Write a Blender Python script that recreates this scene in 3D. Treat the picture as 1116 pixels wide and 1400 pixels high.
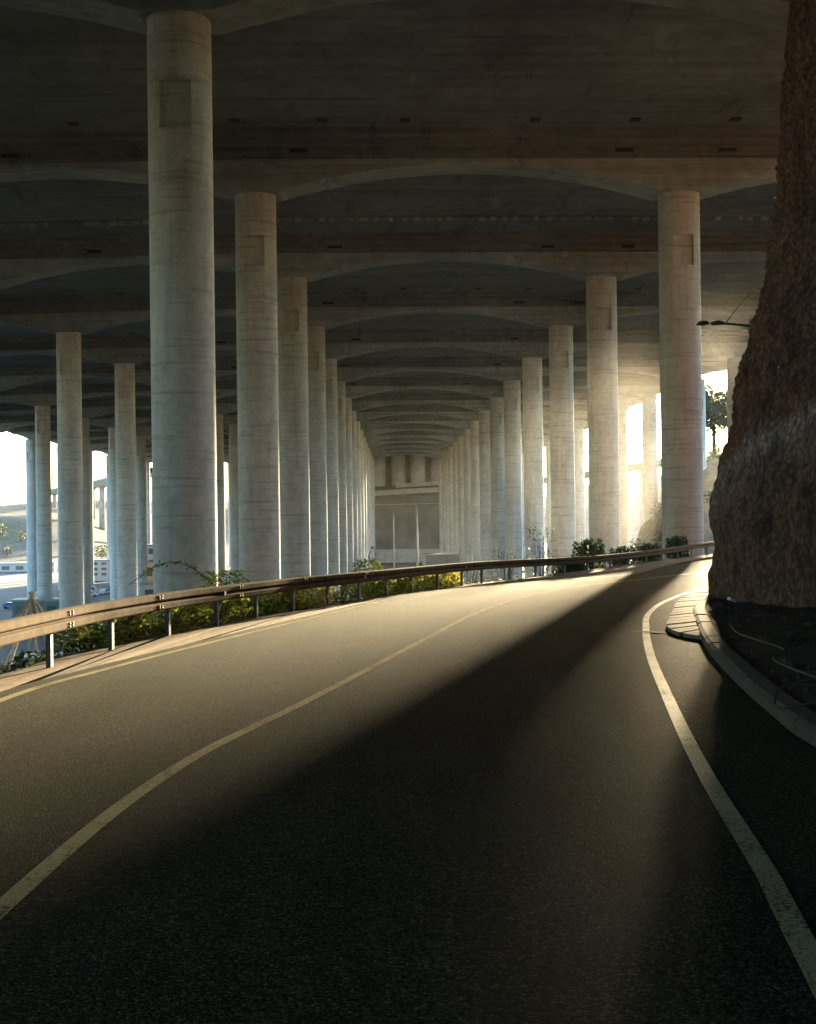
import bpy, bmesh, math, random
from mathutils import Vector, Matrix, noise
R = math.radians
random.seed(7)
for o in list(bpy.data.objects): bpy.data.objects.remove(o)
sc = bpy.context.scene
COL = sc.collection

# ------------------------------------------------------------------ camera, sky, sun, exposure
cam = bpy.data.cameras.new('camera'); camo = bpy.data.objects.new('camera', cam); COL.objects.link(camo)
cam.sensor_fit = 'VERTICAL'; cam.sensor_height = 24.0; cam.lens = 1650 / 1400 * 24.0
cam.clip_start = 0.1; cam.clip_end = 8000
camo.matrix_world = Matrix.Translation((0, 0, 1.7)) @ Matrix.Rotation(R(-0.66), 4, 'Z') @ Matrix.Rotation(R(90), 4, 'X') @ Matrix.Rotation(R(-0.7), 4, 'Z')
sc.camera = camo

SUN_AZ, SUN_EL = 15.05, 4.7            # degrees right of +Y, degrees up
world = bpy.data.worlds.new('World'); sc.world = world; world.use_nodes = True
wn = world.node_tree; wn.nodes.clear()
sky = wn.nodes.new('ShaderNodeTexSky'); sky.sky_type = 'NISHITA'; sky.sun_disc = False
sky.sun_elevation = R(SUN_EL); sky.sun_rotation = R(SUN_AZ)
sky.air_density = 1.0; sky.dust_density = 0.9; sky.ozone_density = 2.6
bg = wn.nodes.new('ShaderNodeBackground'); bg.inputs['Strength'].default_value = 0.15
wo = wn.nodes.new('ShaderNodeOutputWorld')
wn.links.new(sky.outputs[0], bg.inputs[0]); wn.links.new(bg.outputs[0], wo.inputs[0])

sl = bpy.data.lights.new('sun', 'SUN'); sl.energy = 3.9; sl.angle = R(1.6); sl.color = (1.0, 0.79, 0.47)
so = bpy.data.objects.new('sun', sl); COL.objects.link(so)
sd = Vector((math.sin(R(SUN_AZ)) * math.cos(R(SUN_EL)), math.cos(R(SUN_AZ)) * math.cos(R(SUN_EL)), math.sin(R(SUN_EL))))
so.rotation_euler = sd.to_track_quat('Z', 'Y').to_euler()

sc.view_settings.view_transform = 'Standard'; sc.view_settings.look = 'None'
sc.view_settings.gamma = 1.0; sc.view_settings.use_curve_mapping = False
sc.view_settings.exposure = 4.05
cy = sc.cycles
cy.use_denoising = True; cy.max_bounces = 8; cy.diffuse_bounces = 5; cy.glossy_bounces = 2
cy.transmission_bounces = 3; cy.volume_bounces = 1; cy.transparent_max_bounces = 8
cy.caustics_reflective = False; cy.caustics_refractive = False; cy.sample_clamp_indirect = 6.0

# ------------------------------------------------------------------ helpers
def tag(o, label=None, cat=None, group=None, kind=None):
    if label: o['label'] = label
    if cat: o['category'] = cat
    if group: o['group'] = group
    if kind: o['kind'] = kind
    return o

def empty(name, loc, label, cat, group=None, rz=0.0):
    o = bpy.data.objects.new(name, None); COL.objects.link(o)
    o.location = loc; o.rotation_euler = (0, 0, rz); o.empty_display_size = 0.3
    return tag(o, label, cat, group)

class MB:
    def __init__(s): s.v = []; s.f = []; s.sm = []
    def add(s, vs, fs, smooth=False):
        b = len(s.v); s.v += [tuple(v) for v in vs]
        s.f += [tuple(b + i for i in f) for f in fs]; s.sm += [smooth] * len(fs)
    def box(s, x0, x1, y0, y1, z0, z1):
        s.add([(x0, y0, z0), (x1, y0, z0), (x1, y1, z0), (x0, y1, z0), (x0, y0, z1), (x1, y0, z1), (x1, y1, z1), (x0, y1, z1)],
              [(3, 2, 1, 0), (4, 5, 6, 7), (0, 1, 5, 4), (1, 2, 6, 5), (2, 3, 7, 6), (3, 0, 4, 7)])
    def tube(s, pts, rad, n=6, cap=True):
        pts = [Vector(p) for p in pts]; rings = []
        rr = rad if isinstance(rad, (list, tuple)) else [rad] * len(pts)
        base = len(s.v); vs = []; fs = []
        for i, p in enumerate(pts):
            t = (pts[min(i + 1, len(pts) - 1)] - pts[max(i - 1, 0)]).normalized()
            a = t.cross(Vector((0, 0, 1)))
            if a.length < 1e-3: a = Vector((1, 0, 0))
            a.normalize(); b = t.cross(a)
            for k in range(n):
                an = 2 * math.pi * k / n
                vs.append(p + (a * math.cos(an) + b * math.sin(an)) * rr[i])
        for i in range(len(pts) - 1):
            for k in range(n):
                k2 = (k + 1) % n
                fs.append((i * n + k, i * n + k2, (i + 1) * n + k2, (i + 1) * n + k))
        if cap:
            fs.append(tuple(range(n - 1, -1, -1))); fs.append(tuple((len(pts) - 1) * n + k for k in range(n)))
        s.add(vs, fs, True)
    def prism(s, poly, axis, a0, a1):
        """poly of (u, z) extruded along axis x or y from a0 to a1"""
        n = len(poly)
        P = (lambda u, z, a: (u, a, z)) if axis == 'y' else (lambda u, z, a: (a, u, z))
        vs = [P(u, z, a0) for u, z in poly] + [P(u, z, a1) for u, z in poly]
        fs = [tuple(range(n)), tuple(range(2 * n - 1, n - 1, -1))]
        fs += [(i, i + n, (i + 1) % n + n, (i + 1) % n) for i in range(n)]
        s.add(vs, fs)
    def mesh(s, name, mat):
        me = bpy.data.meshes.new(name); me.from_pydata(s.v, [], s.f)
        me.polygons.foreach_set('use_smooth', s.sm)
        if mat: me.materials.append(mat)
        me.update(); return me
    def build(s, name, mat, parent=None, recalc=True):
        me = s.mesh(name, mat)
        if recalc:
            bm = bmesh.new(); bm.from_mesh(me); bmesh.ops.recalc_face_normals(bm, faces=bm.faces); bm.to_mesh(me); bm.free()
        o = bpy.data.objects.new(name, me); COL.objects.link(o); o.parent = parent
        return o

def copy_obj(o, parent=None, **kw):
    c = o.copy(); COL.objects.link(c); c.parent = parent
    for ch in list(o.children): copy_obj(ch, c)
    return c

def resample(pts, step):
    """Catmull-Rom through pts (any dimension), then points every step"""
    P = [Vector(p) for p in pts]; out = []
    for i in range(len(P) - 1):
        p0, p1, p2, p3 = P[max(i - 1, 0)], P[i], P[i + 1], P[min(i + 2, len(P) - 1)]
        n = max(2, int((p2 - p1).length / step * 2))
        for k in range(n):
            t = k / n
            out.append(0.5 * ((2 * p1) + (p2 - p0) * t + (2 * p0 - 5 * p1 + 4 * p2 - p3) * t * t + (3 * p1 - p0 - 3 * p2 + p3) * t ** 3))
    out.append(P[-1])
    res = [out[0]]; acc = 0
    for a, b in zip(out, out[1:]):
        L = (b - a).length
        while acc + L >= step:
            f = (step - acc) / L; a = a.lerp(b, f); res.append(a.copy()); L = (b - a).length; acc = 0
        acc += L
    if (res[-1] - out[-1]).length > step * 0.3: res.append(out[-1])
    return res

def offset(path, d):
    """shift a path sideways in plan: d > 0 goes to its right"""
    res = []
    for i, p in enumerate(path):
        t = path[min(i + 1, len(path) - 1)] - path[max(i - 1, 0)]
        n = Vector((t.y, -t.x, 0)).normalized()
        res.append(p + n * d)
    return res

# ------------------------------------------------------------------ materials
class NT:
    def __init__(s, name):
        s.m = bpy.data.materials.new(name); s.m.use_nodes = True; s.t = s.m.node_tree
        s.b = s.t.nodes['Principled BSDF']; s.out = s.t.nodes['Material Output']
        s.co = s.t.nodes.new('ShaderNodeTexCoord')
    def n(s, t, **kw):
        x = s.t.nodes.new(t)
        for k, v in kw.items():
            if k in x.inputs.keys(): x.inputs[k].default_value = v
            else: setattr(x, k, v)
        return x
    def l(s, a, b): s.t.links.new(a, b)
    def vec(s, scale=(1, 1, 1), src='Object'):
        m = s.n('ShaderNodeMapping'); m.inputs['Scale'].default_value = scale
        o = s.co.outputs[src]
        if getattr(s, 'each', False):
            oi = s.n('ShaderNodeObjectInfo'); k = s.math('MULTIPLY', oi.outputs['Random'], 91.0)
            v = s.n('ShaderNodeVectorMath', operation='ADD'); s.l(o, v.inputs[0]); s.l(k, v.inputs[1]); o = v.outputs[0]
        s.l(o, m.inputs['Vector']); return m.outputs[0]
    def noise(s, scale, detail=6, rough=0.6, sc3=(1, 1, 1)):
        x = s.n('ShaderNodeTexNoise'); x.inputs['Scale'].default_value = scale
        x.inputs['Detail'].default_value = detail; x.inputs['Roughness'].default_value = rough
        s.l(s.vec(sc3), x.inputs['Vector']); return x.outputs['Fac']
    def voronoi(s, scale, out='Distance', sc3=(1, 1, 1), feature='F1'):
        x = s.n('ShaderNodeTexVoronoi', feature=feature); x.inputs['Scale'].default_value = scale
        s.l(s.vec(sc3), x.inputs['Vector']); return x.outputs[out]
    def ramp(s, fac, stops):
        x = s.n('ShaderNodeValToRGB'); e = x.color_ramp.elements
        while len(e) < len(stops): e.new(0.5)
        for el, (p, c) in zip(e, stops):
            el.position = p; el.color = (c[0], c[1], c[2], 1) if not isinstance(c, (int, float)) else (c, c, c, 1)
        s.l(fac, x.inputs[0]); return x.outputs[0]
    def mix(s, fac, a, b, mode='MIX'):
        x = s.n('ShaderNodeMix', data_type='RGBA', blend_type=mode)
        for sock, v in ((x.inputs[0], fac), (x.inputs[6], a), (x.inputs[7], b)):
            if isinstance(v, (int, float)): sock.default_value = v
            elif isinstance(v, tuple): sock.default_value = (v[0], v[1], v[2], 1)
            else: s.l(v, sock)
        return x.outputs[2]
    def math(s, op, a, b=0.0):
        x = s.n('ShaderNodeMath', operation=op)
        for i, v in enumerate((a, b)):
            if isinstance(v, (int, float)): x.inputs[i].default_value = v
            else: s.l(v, x.inputs[i])
        return x.outputs[0]
    def col(s, c): 
        if isinstance(c, tuple): s.b.inputs['Base Color'].default_value = (*c, 1)
        else: s.l(c, s.b.inputs['Base Color'])
    def bump(s, h, strength=0.3, dist=0.02):
        x = s.n('ShaderNodeBump'); x.inputs['Strength'].default_value = strength; x.inputs['Distance'].default_value = dist
        s.l(h, x.inputs['Height']); s.l(x.outputs[0], s.b.inputs['Normal'])
    def set(s, rough=0.8, metal=0.0, spec=0.5):
        s.b.inputs['Roughness'].default_value = rough; s.b.inputs['Metallic'].default_value = metal
        s.b.inputs['Specular IOR Level'].default_value = spec

def simple(name, c, rough=0.7, metal=0.0, var=0.25, scale=3.0):
    t = NT(name); f = t.noise(scale, 5)
    t.col(t.ramp(f, [(0.3, tuple(x * (1 - var) for x in c)), (0.7, tuple(min(1, x * (1 + var)) for x in c))]))
    t.set(rough, metal); return t.m

def concrete_column():
    t = NT('column_concrete'); t.each = True
    big = t.noise(0.35, 6, 0.65, (1, 1, 0.7)); mid = t.noise(2.2, 6, 0.7)
    lines = t.noise(1.0, 3, 0.7, (0.2, 0.2, 4.0)); streak = t.noise(1.0, 4, 0.7, (2.6, 2.6, 0.16))
    c = t.ramp(big, [(0.3, (0.40, 0.40, 0.392)), (0.52, (0.5, 0.5, 0.492)), (0.75, (0.58, 0.58, 0.57))])
    c = t.mix(0.55, c, t.ramp(mid, [(0.3, (0.6, 0.59, 0.56)), (0.62, (1, 1, 1))]), 'MULTIPLY')
    c = t.mix(0.6, c, t.ramp(lines, [(0.34, (0.55, 0.55, 0.55)), (0.46, (1, 1, 1))]), 'MULTIPLY')
    c = t.mix(0.28, c, t.ramp(streak, [(0.36, (0.5, 0.48, 0.45)), (0.48, (1, 1, 1))]), 'MULTIPLY')
    spots = t.noise(9, 2, 0.5)
    c = t.mix(t.ramp(spots, [(0.70, 0.0), (0.76, 0.6)]), c, (0.1, 0.095, 0.085))
    oi = t.n('ShaderNodeObjectInfo')
    c = t.mix(0.9, c, t.ramp(oi.outputs['Random'], [(0, (0.66, 0.65, 0.62)), (1, (1.05, 1.05, 1.05))]), 'MULTIPLY')
    t.col(c); t.set(0.85, 0, 0.3)
    t.bump(t.math('ADD', lines, t.math('MULTIPLY', t.noise(14, 4), 0.6)), 0.35, 0.03)
    return t.m

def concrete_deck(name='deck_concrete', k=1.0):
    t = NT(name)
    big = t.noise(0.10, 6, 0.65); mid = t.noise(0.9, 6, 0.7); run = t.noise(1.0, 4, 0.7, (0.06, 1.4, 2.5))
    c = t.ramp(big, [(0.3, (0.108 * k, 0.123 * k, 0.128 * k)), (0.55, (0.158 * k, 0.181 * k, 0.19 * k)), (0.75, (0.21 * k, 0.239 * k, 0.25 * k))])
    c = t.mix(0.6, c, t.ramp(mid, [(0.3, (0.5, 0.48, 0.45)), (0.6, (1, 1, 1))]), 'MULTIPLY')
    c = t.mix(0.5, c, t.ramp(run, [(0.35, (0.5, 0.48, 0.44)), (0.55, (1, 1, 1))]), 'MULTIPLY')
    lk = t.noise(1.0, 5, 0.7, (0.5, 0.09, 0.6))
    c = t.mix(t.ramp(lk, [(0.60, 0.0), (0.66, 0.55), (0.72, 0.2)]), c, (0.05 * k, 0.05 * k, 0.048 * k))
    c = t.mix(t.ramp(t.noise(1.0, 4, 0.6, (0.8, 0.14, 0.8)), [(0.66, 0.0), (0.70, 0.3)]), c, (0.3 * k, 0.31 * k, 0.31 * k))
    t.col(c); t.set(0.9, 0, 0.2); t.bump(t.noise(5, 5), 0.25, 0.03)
    return t.m

def asphalt():
    t = NT('asphalt')
    sp = t.voronoi(85, 'Color'); sepv = t.n('ShaderNodeSeparateColor'); t.l(sp, sepv.inputs[0])
    fine = t.noise(120, 3, 0.7); big = t.noise(0.5, 5, 0.6); lane = t.noise(1.0, 4, 0.6, (1.3, 0.12, 1))
    c = t.ramp(sepv.outputs[0], [(0.0, (0.0132, 0.0138, 0.0104)), (0.55, (0.034, 0.0358, 0.0255)), (0.9, (0.066, 0.066, 0.048)), (1.0, (0.135, 0.130, 0.095))])
    c = t.mix(0.6, c, t.ramp(big, [(0.35, (0.7, 0.7, 0.7)), (0.65, (1.15, 1.12, 1.08))]), 'MULTIPLY')
    c = t.mix(0.5, c, t.ramp(lane, [(0.35, (0.65, 0.65, 0.65)), (0.62, (1.1, 1.1, 1.1))]), 'MULTIPLY')
    t.col(c); t.set(0.85, 0, 0.014)
    h = t.math('ADD', t.math('MULTIPLY', t.voronoi(85), -1.0), t.math('MULTIPLY', fine, 0.5))
    t.bump(h, 0.7, 0.010)
    return t.m

def road_paint():
    t = NT('road_paint'); w = t.noise(45, 5, 0.75); b = t.noise(1.5, 4)
    f = t.ramp(t.math('ADD', t.math('MULTIPLY', w, 0.8), t.math('MULTIPLY', b, 0.3)), [(0.44, 0.0), (0.56, 1.0)])
    t.col(t.mix(f, (0.05, 0.047, 0.037), (0.36, 0.33, 0.20))); t.set(0.6, 0, 0.4)
    t.bump(t.voronoi(70), 0.5, 0.006); t.b.inputs['Specular IOR Level'].default_value = 0.014; return t.m

def rock():
    t = NT('cliff_rock')
    fine = t.noise(7, 8, 0.7); st = t.noise(1.0, 8, 0.75, (6, 6, 1.0)); big = t.noise(0.5, 5, 0.6)
    c = t.ramp(fine, [(0.3, (0.06, 0.032, 0.021)), (0.5, (0.145, 0.08, 0.055)), (0.72, (0.23, 0.135, 0.097))])
    c = t.mix(0.7, c, t.ramp(big, [(0.35, (0.55, 0.45, 0.4)), (0.65, (1.15, 1.05, 1.0))]), 'MULTIPLY')
    # pale lime-washed band sloping up to the right, with runs below it
    geo = t.n('ShaderNodeSeparateXYZ'); t.l(t.co.outputs['Object'], geo.inputs[0])
    band = t.math('SUBTRACT', geo.outputs['Z'], t.math('MULTIPLY', t.math('SUBTRACT', 29.5, geo.outputs['Y']), 0.23))
    band = t.math('ADD', band, t.math('MULTIPLY', t.noise(0.9, 5), 1.5))
    g = t.ramp(t.math('MULTIPLY', band, 0.1), [(0.17, 0.0), (0.28, 0.45), (0.325, 1.0), (0.36, 0.1), (0.39, 0.0)])
    low = t.ramp(t.math('MULTIPLY', band, 0.1), [(0.26, 1.0), (0.34, 0.0)])
    pale = t.ramp(st, [(0.40, 0.0), (0.55, 1.0)])
    c = t.mix(t.math('MULTIPLY', t.math('MULTIPLY', g, pale), 0.85), c, (0.40, 0.335, 0.33))
    c = t.mix(t.math('MULTIPLY', low, t.math('MULTIPLY', pale, 0.4)), c, (0.16, 0.115, 0.09))
    red = t.ramp(t.math('MULTIPLY', band, 0.1), [(0.33, 0.0), (0.38, 0.7), (0.46, 0.0)])
    c = t.mix(t.math('MULTIPLY', red, fine), c, (0.20, 0.085, 0.05))
    blot = t.noise(1.7, 6, 0.7, (1, 1, 0.7))
    c = t.mix(0.85, c, t.ramp(blot, [(0.36, (0.35, 0.32, 0.30)), (0.5, (0.95, 0.95, 0.95)), (0.68, (1.5, 1.4, 1.35))]), 'MULTIPLY')
    pit = t.voronoi(9, 'Distance', (1, 1, 0.8))
    c = t.mix(0.7, c, t.ramp(pit, [(0.28, (1, 1, 1)), (0.6, (0.3, 0.28, 0.27))]), 'MULTIPLY')
    t.col(c); t.set(0.9, 0, 0.2)
    t.bump(t.math('ADD', t.noise(11, 8, 0.75), t.math('MULTIPLY', st, 0.4)), 0.8, 0.09)
    return t.m

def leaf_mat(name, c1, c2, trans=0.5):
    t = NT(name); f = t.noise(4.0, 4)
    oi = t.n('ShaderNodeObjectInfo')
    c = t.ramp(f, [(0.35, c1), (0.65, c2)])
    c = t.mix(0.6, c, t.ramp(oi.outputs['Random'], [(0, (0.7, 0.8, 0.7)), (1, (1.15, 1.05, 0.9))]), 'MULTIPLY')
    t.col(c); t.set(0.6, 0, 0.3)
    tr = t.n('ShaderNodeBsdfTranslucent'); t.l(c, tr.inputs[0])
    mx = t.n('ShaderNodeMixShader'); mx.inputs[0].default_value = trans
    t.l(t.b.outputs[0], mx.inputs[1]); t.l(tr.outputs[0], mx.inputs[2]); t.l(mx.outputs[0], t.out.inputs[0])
    return t.m

def terrain_mat():
    t = NT('terrain'); n1 = t.noise(0.02, 8, 0.65); n2 = t.noise(0.35, 8, 0.7)
    c = t.ramp(n1, [(0.35, (0.075, 0.085, 0.045)), (0.5, (0.13, 0.115, 0.085)), (0.65, (0.19, 0.165, 0.13))])
    c = t.mix(0.8, c, t.ramp(n2, [(0.35, (0.35, 0.38, 0.32)), (0.65, (1.2, 1.15, 1.1))]), 'MULTIPLY')
    t.col(c); t.set(0.95, 0, 0.1); t.bump(n2, 0.8, 0.6); return t.m

def soil_mat():
    t = NT('soil'); n1 = t.noise(3, 8, 0.7); n2 = t.noise(25, 6, 0.7)
    c = t.ramp(n1, [(0.35, (0.03, 0.022, 0.016)), (0.65, (0.085, 0.062, 0.045))])
    c = t.mix(0.6, c, t.ramp(n2, [(0.35, (0.5, 0.5, 0.5)), (0.65, (1.3, 1.25, 1.2))]), 'MULTIPLY')
    t.col(c); t.set(0.95, 0, 0.1); t.bump(t.math('ADD', n1, n2), 0.8, 0.06); return t.m

def sand_mat():
    t = NT('sandy_shoulder'); n1 = t.noise(2, 8, 0.7); n2 = t.noise(40, 6, 0.7)
    c = t.ramp(n1, [(0.35, (0.13, 0.092, 0.058)), (0.6, (0.24, 0.175, 0.11))])
    c = t.mix(0.5, c, t.ramp(n2, [(0.35, (0.55, 0.55, 0.55)), (0.65, (1.2, 1.2, 1.2))]), 'MULTIPLY')
    t.col(c); t.set(0.95, 0, 0.1); t.bump(t.math('ADD', n1, n2), 0.8, 0.04); return t.m

def steel_mat():
    t = NT('weathered_steel'); n1 = t.noise(3, 7, 0.7); n2 = t.noise(22, 5, 0.7)
    c = t.ramp(n1, [(0.35, (0.055, 0.034, 0.017)), (0.6, (0.105, 0.067, 0.034))])
    c = t.mix(t.ramp(n2, [(0.58, 0.0), (0.72, 0.7)]), c, (0.10, 0.055, 0.03))
    t.col(c); t.set(0.9, 0.0, 0.04); t.bump(n2, 0.15, 0.01); return t.m

M = {}
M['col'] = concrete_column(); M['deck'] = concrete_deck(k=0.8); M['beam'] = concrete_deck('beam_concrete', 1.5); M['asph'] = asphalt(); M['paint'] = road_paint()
M['rock'] = rock(); M['terrain'] = terrain_mat(); M['soil'] = soil_mat(); M['sand'] = sand_mat(); M['steel'] = steel_mat()
M['kerb'] = simple('kerb_concrete', (0.042, 0.032, 0.023), 0.9, 0, 0.4, 6)
M['flag'] = simple('apron_stone', (0.12, 0.098, 0.068), 0.9, 0, 0.4, 5)
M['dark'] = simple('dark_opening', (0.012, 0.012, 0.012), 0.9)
M['post'] = simple('post_steel', (0.06, 0.055, 0.05), 0.6, 0.3, 0.3, 8)
M['red'] = simple('red_reflector', (0.28, 0.05, 0.03), 0.35)
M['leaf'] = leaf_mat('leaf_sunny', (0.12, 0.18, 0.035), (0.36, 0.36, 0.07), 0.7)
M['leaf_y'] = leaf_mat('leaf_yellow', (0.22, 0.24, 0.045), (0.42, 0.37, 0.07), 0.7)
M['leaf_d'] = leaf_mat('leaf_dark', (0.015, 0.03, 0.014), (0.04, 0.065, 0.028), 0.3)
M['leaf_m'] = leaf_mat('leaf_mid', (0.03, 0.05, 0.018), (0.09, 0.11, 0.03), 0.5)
M['leaf_far'] = leaf_mat('leaf_far', (0.05, 0.065, 0.035), (0.09, 0.10, 0.055), 0.3)
M['pink'] = simple('pink_petal', (0.55, 0.18, 0.24), 0.6)
M['stem'] = simple('stem', (0.035, 0.025, 0.016), 0.9)
M['wood'] = simple('weathered_wood', (0.46, 0.40, 0.29), 0.8, 0, 0.3, 4)
M['white'] = simple('white_paint', (0.36, 0.35, 0.33), 0.5, 0, 0.06, 1)
M['cream'] = simple('cream_render', (0.33, 0.30, 0.25), 0.8, 0, 0.12, 0.5)
M['orange'] = simple('orange_render', (0.48, 0.24, 0.12), 0.8, 0, 0.15, 0.5)
M['tile'] = simple('roof_tile', (0.32, 0.15, 0.09), 0.8, 0, 0.3, 1)
M['glass'] = simple('window_glass', (0.07, 0.075, 0.08), 0.15)
M['teal'] = simple('teal_paint', (0.07, 0.12, 0.115), 0.6)
M['blue'] = simple('blue_paint', (0.08, 0.14, 0.28), 0.4)
M['silver'] = simple('silver_paint', (0.45, 0.46, 0.48), 0.35, 0.3)
M['rubber'] = simple('tyre_rubber', (0.02, 0.02, 0.02), 0.8)
M['roofm'] = simple('metal_roof', (0.2, 0.205, 0.2), 0.5, 0.2)
M['pale'] = simple('pale_concrete', (0.30, 0.295, 0.28), 0.85, 0, 0.2, 0.4)
M['wallm'] = simple('abutment_concrete', (0.13, 0.12, 0.10), 0.9, 0, 0.3, 0.15)
M['cable'] = simple('cable_sheath', (0.022, 0.018, 0.014), 0.7)
M['stone'] = simple('loose_stone', (0.028, 0.021, 0.016), 0.9, 0, 0.4, 8)
M['gravel'] = simple('pale_yard', (0.055, 0.057, 0.055), 0.9, 0, 0.4, 0.3)

# ------------------------------------------------------------------ road lines in plan (x, y, z): metres, camera above the origin
def rz(y): return -0.02 * y
def P(l): return [(x, y, rz(y)) for x, y in l]
RAIL = P([(-3.5, -60), (-4.2, -15), (-4.75, 0), (-4.98, 9), (-4.85, 17), (-4.62, 19.8), (-4.2, 22.5), (-3.71, 24.7), (-3.1, 27.1), (-2.45, 29.6), (-1.15, 33.3), (-0.27, 35.8), (0.55, 38.3), (1.48, 40.9), (2.38, 43.1), (3.27, 45.0), (4.5, 47.1)]) + [
    (8.0, 52.5, -1.06), (10.3, 56.5, -1.10), (12.7, 61.0, -1.11), (15.7, 67.0, -1.12), (19.2, 74.0, -1.10), (24.5, 83, -1.1), (33, 94, -1.2), (60, 120, -1.8), (110, 160, -3)]
LEFT = P([(-2.6, -60), (-3.3, -15), (-3.95, 0), (-4.25, 6), (-4.22, 12.9), (-3.82, 15.8), (-3.05, 19.6), (-1.75, 25.4), (0.6, 35.3), (3.2, 41.3)]) + [
    (6.8, 45.9, -0.92), (9.6, 49.6, -0.99), (13.3, 59.0, -1.07), (18.2, 70.0, -1.10), (25, 80, -1.1), (34, 91, -1.2), (61, 117, -1.8)]
CENTER = P([(0.8, -60), (-0.2, -25), (-1.2, -8), (-1.75, 0), (-1.84, 5.6), (-1.62, 9.1), (-0.93, 12.5), (0.12, 17.9), (1.75, 26.2), (3.65, 33.2), (6.2, 39.6), (9.17, 44.5), (13.39, 51.7), (20, 61), (29, 73), (42, 88), (66, 112)])
RIGHT = P([(2, -60), (-0.2, -25), (0.2, -8), (0.98, 0.4), (1.62, 4.7), (1.83, 6.0), (2.2, 8.7), (2.83, 12.6), (3.57, 16.9), (4.45, 21.4), (5.4, 25.6), (6.96, 30.6), (9.39, 36.3), (14.5, 44.5), (22, 54.5), (33, 68), (48, 84), (72, 107)])
KERB = P([(6, -60), (4.9, -25), (3.6, -8), (3.12, 0), (3.18, 5), (3.29, 9.4), (3.47, 11.1), (3.87, 13.8), (4.5, 17.4), (5.25, 20.9), (6.3, 25.4), (7.5, 29.2), (10.2, 36.0), (15.6, 44), (24, 54), (36, 68), (52, 84), (75, 106)])

rail_p = resample(RAIL, 0.5); left_p = resample(LEFT, 0.4); cen_p = resample(CENTER, 0.4); right_p = resample(RIGHT, 0.4); kerb_p = resample(KERB, 0.4)

def strip(name, lines, mat, parent=None, kind='structure', sub=None):
    """one sheet lofted between several lines with the same number of points"""
    n = len(lines[0]); mb = MB(); vs = [p for L in lines for p in L]
    fs = [(a * n + i, (a + 1) * n + i, (a + 1) * n + i + 1, a * n + i + 1) for a in range(len(lines) - 1) for i in range(n - 1)]
    mb.add(vs, fs, True); o = mb.build(name, mat, parent)
    me = o.data
    if sum(p.normal.z for p in me.polygons) < 0: me.flip_normals()
    if kind: o['kind'] = kind
    return o

def same(a, n):
    L = [0]
    for p, q in zip(a, a[1:]): L.append(L[-1] + (q - p).length)
    out = []; j = 0
    for k in range(n):
        t = L[-1] * k / (n - 1)
        while j < len(a) - 2 and L[j + 1] < t: j += 1
        f = (t - L[j]) / max(1e-6, L[j + 1] - L[j]); out.append(a[j].lerp(a[j + 1], min(1, max(0, f))))
    return out

# ------------------------------------------------------------------ terrain: one sheet to the horizon
rail_s = rail_p[::4]
def smooth(a, b, x):
    t = min(1, max(0, (x - a) / (b - a))); return t * t * (3 - 2 * t)
def terrain_z(x, y):
    z = -21.0
    # far ridges
    far = math.hypot(x, y)
    n = noise.noise((x * 0.012, y * 0.012, 0)) * 8 + noise.noise((x * 0.05, y * 0.05, 3)) * 2.5
    h = smooth(620, 780, y) * smooth(-165, -230, x) * (25 + n)                       # ridge beyond the valley, left
    h = max(h, smooth(650, 1150, y) * smooth(120, 330, x) * (62 + n * 1.2))          # mountain side, right
    h = max(h, smooth(1000, 1350, far) * (34 + n * 1.5))
    h = max(h, smooth(-70, -150, y) * 50, smooth(30, -10, y) * smooth(-32, -60, x) * 36)  # added unseen hills behind and back left, keeping sky light off the near road
    # cut slope right of the road
    k = smooth(190, 215, y) * smooth(285, 262, y)
    if k > 0 and x > 30:
        e = x / y + noise.noise((x * 0.09, y * 0.09, 7)) * 0.006 + noise.noise((x * 0.35, y * 0.35, 1)) * 0.005
        t = [(0.18, -21), (0.208, -4), (0.246, 9.5), (0.258, 10.5), (0.266, 11.5), (0.275, 12), (0.29, 13), (0.5, 16)]
        zz = t[0][1] if e < t[0][0] else t[-1][1]
        for (e0, z0), (e1, z1) in zip(t, t[1:]):
            if e0 <= e <= e1: zz = z0 + (z1 - z0) * (e - e0) / (e1 - e0)
        h = max(h, k * (zz * (y / 250 if zz > 0 else 1) + 21 + 1.6 * noise.noise((x * 0.3, y * 0.3, 11)) + 0.8 * noise.noise((x * 0.8, y * 0.8, 12))))
    z += h
    # road embankment
    if -70 < y < 190 and -60 < x < 140:
        best = 1e9; bi = 0
        for i, p in enumerate(rail_s):
            d = (p.x - x) ** 2 + (p.y - y) ** 2
            if d < best: best = d; bi = i
        p = rail_s[bi]; t = rail_s[min(bi + 1, len(rail_s) - 1)] - rail_s[max(bi - 1, 0)]
        side = (x - p.x) * t.y - (y - p.y) * t.x
        d = math.sqrt(best); rzz = p.z
        wob = noise.noise((x * 0.4, y * 0.4, 0)) * 0.12
        if side < 0: e = rzz - 0.14 - max(0, d - 0.7) * 0.62 + wob * min(1, d)
        elif y > 52: e = rzz - 0.45 - max(0, d - 13) * 0.45
        else: e = rzz - 0.45
        z = max(z, e)
    elif y <= -70 and x > -60: z = max(z, -0.5)
    if y > 30 and y < 62 and x > 40: z = max(z, -2.0)
    return z

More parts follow.
